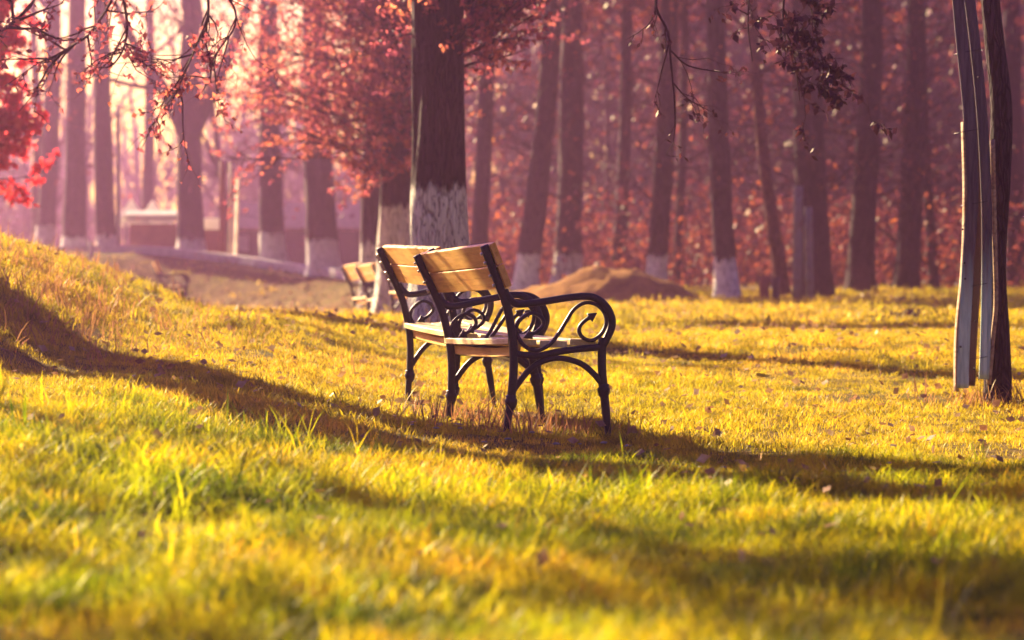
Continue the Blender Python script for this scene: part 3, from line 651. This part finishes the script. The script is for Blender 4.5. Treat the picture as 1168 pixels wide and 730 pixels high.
for sx_ in (-.26, .26):
    b = MB(); b.box((sx_, -.3, .4), (.04, .04, .8)); b.build('post', M['postgrey'], r, False)
def post(px, Y, w, top_py, lab, m, lean=0., head=None, name='post', d=None):
    x = PX(px, Y); z = H(x, Y); h = EYE + (342 - top_py) / FPX * Y - z; r = empty(name, (x, Y, z)) if head else None
    b = MB(); P = np.array([(0, -.2), (lean * h * .3, h * .3), (lean * h * .7, h * .7), (lean * h, h)])
    if not head:
        b.bar(P, w / 2, (d or w) / 2, 0); o = b.build(name, m); o.location = (x, Y, z); return tag(o, lab, 'post')
    b.bar(P, w / 2, w / 2, .1); b.build('shaft', m, r); b = MB(); b.box((0, 0, h * .40), (.04, .42, h * .86)); o = b.build('board', m, r, False); o.rotation_euler = (.0, R(1.5), R(23)); o.location = (.1, -.1, 0); return tag(r, lab, 'post')
post(254, 63.5, .13, 183, 'tall red brown post beside the pale sunlit one', M['postred'], .0)
post(262, 63, .11, 185, 'tall pale sunlit post with a loose board nailed to it', M['postpale'], .02, (.06, .02, .78, .07))
post(135, 64, .09, 120, 'slim pale grey pole left of the white tents', M['postgrey'])
post(104, 61, .08, 275, 'short grey post left of the slim pale pole', M['postgrey'])
post(872, 49.5, .16, 315, 'squat reddish stump post left of its darker neighbour', M['postred'], 0, None, 'stump_post')
post(885, 49.8, .13, 316, 'squat dark stump post between reddish one and leaning trunk', M['shed'], 0, None, 'stump_post')
for px_, w, tp, lab, le in ((909, .16, 212, 'left pale board leaning on the broad grey trunk', .01), (924, .13, 236, 'right pale board leaning on the broad grey trunk', -.02)):
    post(px_, 50.2, w, tp, lab, M['old_board'], le, None, 'leaning_board', .05)
x, Y = PX(360, 84), 84; z = H(x, Y); r = empty('shed', (x, Y, z)); tag(r, 'long low dark shed with a pinkish roof in the haze behind the limed trunks', 'shed')
b = MB(); b.box((0, 0, .55), (5.2, 2.4, 1.3)); b.build('wall', M['shed'], r, False)
b = MB(); b.box((0, -.7, 1.52), (5.5, 1.6, .08), Matrix.Rotation(.5, 3, 'X')); b.box((0, .7, 1.52), (5.5, 1.6, .08), Matrix.Rotation(-.5, 3, 'X')); b.build('roof', M['shed_roof'], r, False)
b = MB(); b.box((-1.2, -1.21, .55), (.6, .06, 1.1)); b.build('door', M['postred'], r, False)
for q in (-2.1, .4, 1.7):
    b = MB(); b.box((q, -1.21, .75), (.6, .06, .45)); b.build('window', M['postgrey'], r, False)

# ------------------------------------------------------------------ grass
def tuft(name, n, rad, hmin, hmax, w, curve, seed, m):
    g = np.random.default_rng(seed); b = MB()
    for q in range(n):
        an = g.uniform(0, 6.28); rr = rad * math.sqrt(g.uniform()); p0 = np.array([rr * math.cos(an), rr * math.sin(an), -.015])
        h = g.uniform(hmin, hmax); a2 = g.uniform(0, 6.28); out = np.array([math.cos(a2), math.sin(a2), 0]) * g.uniform(.1, curve) * h
        side = np.array([-math.sin(a2 + g.normal() * .6), math.cos(a2), 0]); ww = w * g.uniform(.6, 1.3)
        ts = np.array([0, .4, .75, 1.0]); ctr = p0 + out * (ts[:, None] ** 2) + np.array([0, 0, h]) * (ts[:, None] * (1 - .22 * curve * ts[:, None]))
        wd = ww * np.array([.8, 1, .65, .06]); v = np.stack([ctr - side * wd[:, None] / 2, ctr + side * wd[:, None] / 2], 1).reshape(-1, 3)
        b.add(v, [(0, 1, 3, 2), (2, 3, 5, 4), (4, 5, 7, 6)])
    o = b.build(name, m); COL.objects.unlink(o); return o
def scatter(name, P, scl, tilt, objs, host_mat, seed):
    g = np.random.default_rng(seed); n = len(P)
    c = bpy.data.collections.new(name + '_tufts')
    for o in objs: c.objects.link(o)
    me = bpy.data.meshes.new(name); me.vertices.add(n); me.vertices.foreach_set('co', P.astype(np.float32).ravel())
    rot = np.stack([g.normal(0, tilt, n), g.normal(0, tilt, n), g.uniform(0, 6.28, n)], 1).astype(np.float32)
    a = me.attributes.new('rot', 'FLOAT_VECTOR', 'POINT'); a.data.foreach_set('vector', rot.ravel())
    a = me.attributes.new('scl', 'FLOAT', 'POINT'); a.data.foreach_set('value', scl.astype(np.float32))
    a = me.attributes.new('pick', 'INT', 'POINT'); a.data.foreach_set('value', g.integers(0, len(objs), n).astype(np.int32))
    me.update(); ob = bpy.data.objects.new(name, me); COL.objects.link(ob); tag(ob, kind='stuff')
    ng = bpy.data.node_groups.new(name + '_scatter', 'GeometryNodeTree')
    ng.interface.new_socket('Geometry', in_out='INPUT', socket_type='NodeSocketGeometry'); ng.interface.new_socket('Geometry', in_out='OUTPUT', socket_type='NodeSocketGeometry')
    gi = ng.nodes.new('NodeGroupInput'); go = ng.nodes.new('NodeGroupOutput'); iop = ng.nodes.new('GeometryNodeInstanceOnPoints')
    ci = ng.nodes.new('GeometryNodeCollectionInfo'); ci.inputs['Collection'].default_value = c; ci.inputs['Separate Children'].default_value = True; ci.inputs['Reset Children'].default_value = True
    def attr(nm, ty):
        q = ng.nodes.new('GeometryNodeInputNamedAttribute'); q.data_type = ty; q.inputs[0].default_value = nm; return q.outputs['Attribute']
    L = ng.links.new
    L(gi.outputs[0], iop.inputs['Points']); L(ci.outputs[0], iop.inputs['Instance']); iop.inputs['Pick Instance'].default_value = True
    L(attr('pick', 'INT'), iop.inputs['Instance Index']); L(attr('rot', 'FLOAT_VECTOR'), iop.inputs['Rotation'])
    L(attr('scl', 'FLOAT'), iop.inputs['Scale']); L(iop.outputs[0], go.inputs[0])
    md = ob.modifiers.new('scatter', 'NODES'); md.node_group = ng; return ob
def wedge(n, y0, y1, seed, k=.20, pad=.7):
    g = np.random.default_rng(seed); y = np.sqrt(g.uniform(y0 * y0, y1 * y1, n)); x = g.uniform(-1, 1, n) * (k * y + pad); return np.stack([x, y, hgt(x, y)], 1)
short = [tuft('turf_tuft', 18, .075, .025, .07, .004, 1.1, s, M['grass']) for s in range(6)]
tall = [tuft('meadow_tuft', 22, .08, .05, .125, .0042, 1.0, 20 + s, M['meadow']) for s in range(6)]
farT = [tuft('far_tuft', 22, .20, .04, .10, .012, .9, 40 + s, M['grass']) for s in range(5)]
dry = [tuft('weed_tuft', 7, .10, .08, .24, .006, .7, 60 + s, M['weed']) for s in range(5)]
g_ = np.random.default_rng(99)
A = wedge(17000, 3.2, 12.5, 1); sA = g_.uniform(.6, 1.25, len(A)) * (.55 + 1.3 * (vnoise(A[:, 0] * 2.1, A[:, 1] * 1.6) + .3)) * np.interp(A[:, 1], [3, 9.5, 12.5], [1.05, 1, .45])
scatter('meadow_grass', A, sA, .18, tall, None, 1)
B = wedge(90000, 10, 31, 2); sB = g_.uniform(.6, 1.3, len(B)) * (1 + 1.0 * vnoise(B[:, 0] * .9 + 7, B[:, 1] * .9))
kb = g_.random(len(B)) < np.clip(.35 + 2.2 * (vnoise(B[:, 0] * 1.9 + 3, B[:, 1] * 1.1) + .32), .12, 1); B, sB = B[kb], sB[kb]
scatter('turf_grass', B, sB, .2, short, None, 2)
C = wedge(38000, 29, 66, 3); sC = g_.uniform(.6, 1.3, len(C)) * (1 + .9 * vnoise(C[:, 0] * .8, C[:, 1] * .5)); keepm = (np.hypot((C[:, 0] - mx_) / 1.7, (C[:, 1] - my_) / 1.2) > 1)
pd = np.min(np.hypot(C[:, None, 0] - (pc[None, ::3, 0] ), C[:, None, 1] - (pc[None, ::3, 1] + 1.3)), axis=1); keepm &= pd > 1.5
ypC = np.interp(-C[:, 0], [-3, 1.4, 2.6, 4.3, 7, 12, 26], [54, 53.5, 55.5, 59, 62.5, 65, 66]); keepm &= ~((C[:, 0] < -.9 + .5 * vnoise(C[:, 1], C[:, 0])) & (C[:, 1] > ypC - 6.5 + 3 * vnoise(C[:, 0] * .9, C[:, 1])) & (g_.random(len(C)) > .06))
scatter('far_grass', C[keepm], sC[keepm], .2, farT, None, 3)
# dry weeds on the brow of the left bank, round the trunk feet and under the benches
bl = [tuft('blade_tuft', 6, .05, .10, .23, .0062, .6, 80 + s_, M['meadow']) for s_ in range(5)]
E = wedge(600, 5.2, 12, 12); kE = g_.random(len(E)) < np.clip(.25 - .5 * E[:, 0] + 1.6 * vnoise(E[:, 0] * 1.2, E[:, 1]), .06, 1); E = E[kE]
scatter('tall_grass', E, g_.uniform(.5, 1.1, len(E)), .15, bl, None, 6)
D = []
for (cx, cy0, sx_, sy_, n) in ((-2.9, 19, .5, 2.0, 200), (-3.3, 19, .8, 2, 260), (PX(452, 36), 36, .35, .5, 120), (PX(500, 23.7), 23.6, .35, .35, 70), (.05, 14.3, .22, .35, 80), (wx, wy - .1, .16, .12, 34), (-.3, 15.5, .2, .3, 30), (-2.3, 38.5, .5, 1.2, 60)):
    D.append(np.stack([g_.normal(cx, sx_, n), g_.normal(cy0, sy_, n)], 1))
D = np.concatenate(D); D = np.column_stack([D, hgt(D[:, 0], D[:, 1])]); scatter('weeds', D, g_.uniform(.5, 1.1, len(D)), .2, dry, None, 4)
# heap of dead twigs and leaves on the right meadow
x, y = PX(1036, 33), 33.0; r = empty('debris_heap', (x, y, H(x, y))); tag(r, 'low heap of dead twigs and dark leaves on the meadow left of the boarded tree', 'heap')
g = random.Random(4); lf = []; b = MB()
for q in range(60):
    p = np.array([g.gauss(0, .26), g.gauss(0, .25), 0]); p[2] = max(0, .16 - .5 * abs(p[0])) * g.random()
    b.tube(wander(p, (g.gauss(0, 1), g.gauss(0, 1), g.gauss(.1, .25)), g.uniform(.12, .4), 4, .15, 0, g), np.linspace(.008, .004, 5), 4, 0, False)
for q in range(420):
    a_ = g.gauss(0, .27); lf.append(((a_, g.gauss(0, .25), max(.01, .15 - .4 * abs(a_)) * g.random()), g.uniform(.05, .09)))
b.build('twigs', M['twig'], r); flush_leaves(lf, 'leaves', M['dark_leaf'], r, 3)
# fallen leaves
n = 11000; P = wedge(n, 7, 62, 8); b = MB(); P[:, 2] += g_.uniform(.02, .07, n); Dv = g_.normal(size=(n, 3)); Dv[:, 2] *= .35; U = g_.normal(size=(n, 3)); U[:, 2] *= .4; L = g_.uniform(.025, .06, n) * np.interp(P[:, 1], [10, 60], [1, 2.2])
b.leaves(P, Dv, U, L, L * .35); tag(b.build('fallen_leaves', M['litter'], smooth=False), kind='stuff')
lx_, ly_ = PX(868, 18.5), 18.5; b = MB(); zz = H(lx_, ly_) + .07
pts = [(-.05, 0), (-.03, .025), (0, .034), (.03, .022), (.06, 0), (.03, -.02), (0, -.03), (-.03, -.02)]
b.loft([[(q[0] * f, q[1] * f - .0, .012 * f + dz) for q in pts] for f, dz in ((.02, .004), (.6, .0), (1, .004), (.6, -.002), (.02, .002))], caps=False)
o = b.build('fallen_leaf', M['yellow']); o.location = (lx_, ly_, zz); o.rotation_euler = (.5, .1, .4); tag(o, 'single bright yellow leaf lying on the open grass', 'leaf')
# stones in the shade strip
def stone(x, y, s, lab, seed):
    g = np.random.default_rng(seed); b = MB(); th = np.linspace(0, 6.283, 11)[:-1]; rings = []
    for f, z in ((.6, -.3), (1, 0), (.9, .35), (.55, .6), (.1, .7)):
        rings.append([(math.cos(a) * f * s * (1 + .25 * g.normal() * .5), math.sin(a) * f * s * .75 * (1 + .12 * g.normal()), z * s * .5) for a in th])
    b.loft(rings); o = b.build('stone', M['stone']); o.location = (x, y, H(x, y) + .028); o.rotation_euler = (0, 0, g.uniform(0, 6)); tag(o, lab, 'stone', 'pale stones in the shaded grass')
for q in range(20):
    t_ = q / 19; px_ = 470 + t_ * 520; Yq = 13.9 - 2.9 * t_ + rnd.uniform(-.5, .5)
    stone(PX(px_, Yq), Yq, rnd.uniform(.010, .024), 'pale stone among the grass of the long shadow', q)

# ------------------------------------------------------------------ haze
m, t, o = mat('haze'); pv = N(t, 'ShaderNodeVolumePrincipled')
pv.inputs['Color'].default_value = (.82, .45, .84, 1); pv.inputs['Density'].default_value = .0019; pv.inputs['Anisotropy'].default_value = .85
t.links.new(pv.outputs[0], o.inputs['Volume'])
b = MB(); b.box((0, 100, 11.0), (304, 264, 28)); ob = b.build('haze', m, smooth=False); tag(ob, kind='stuff')
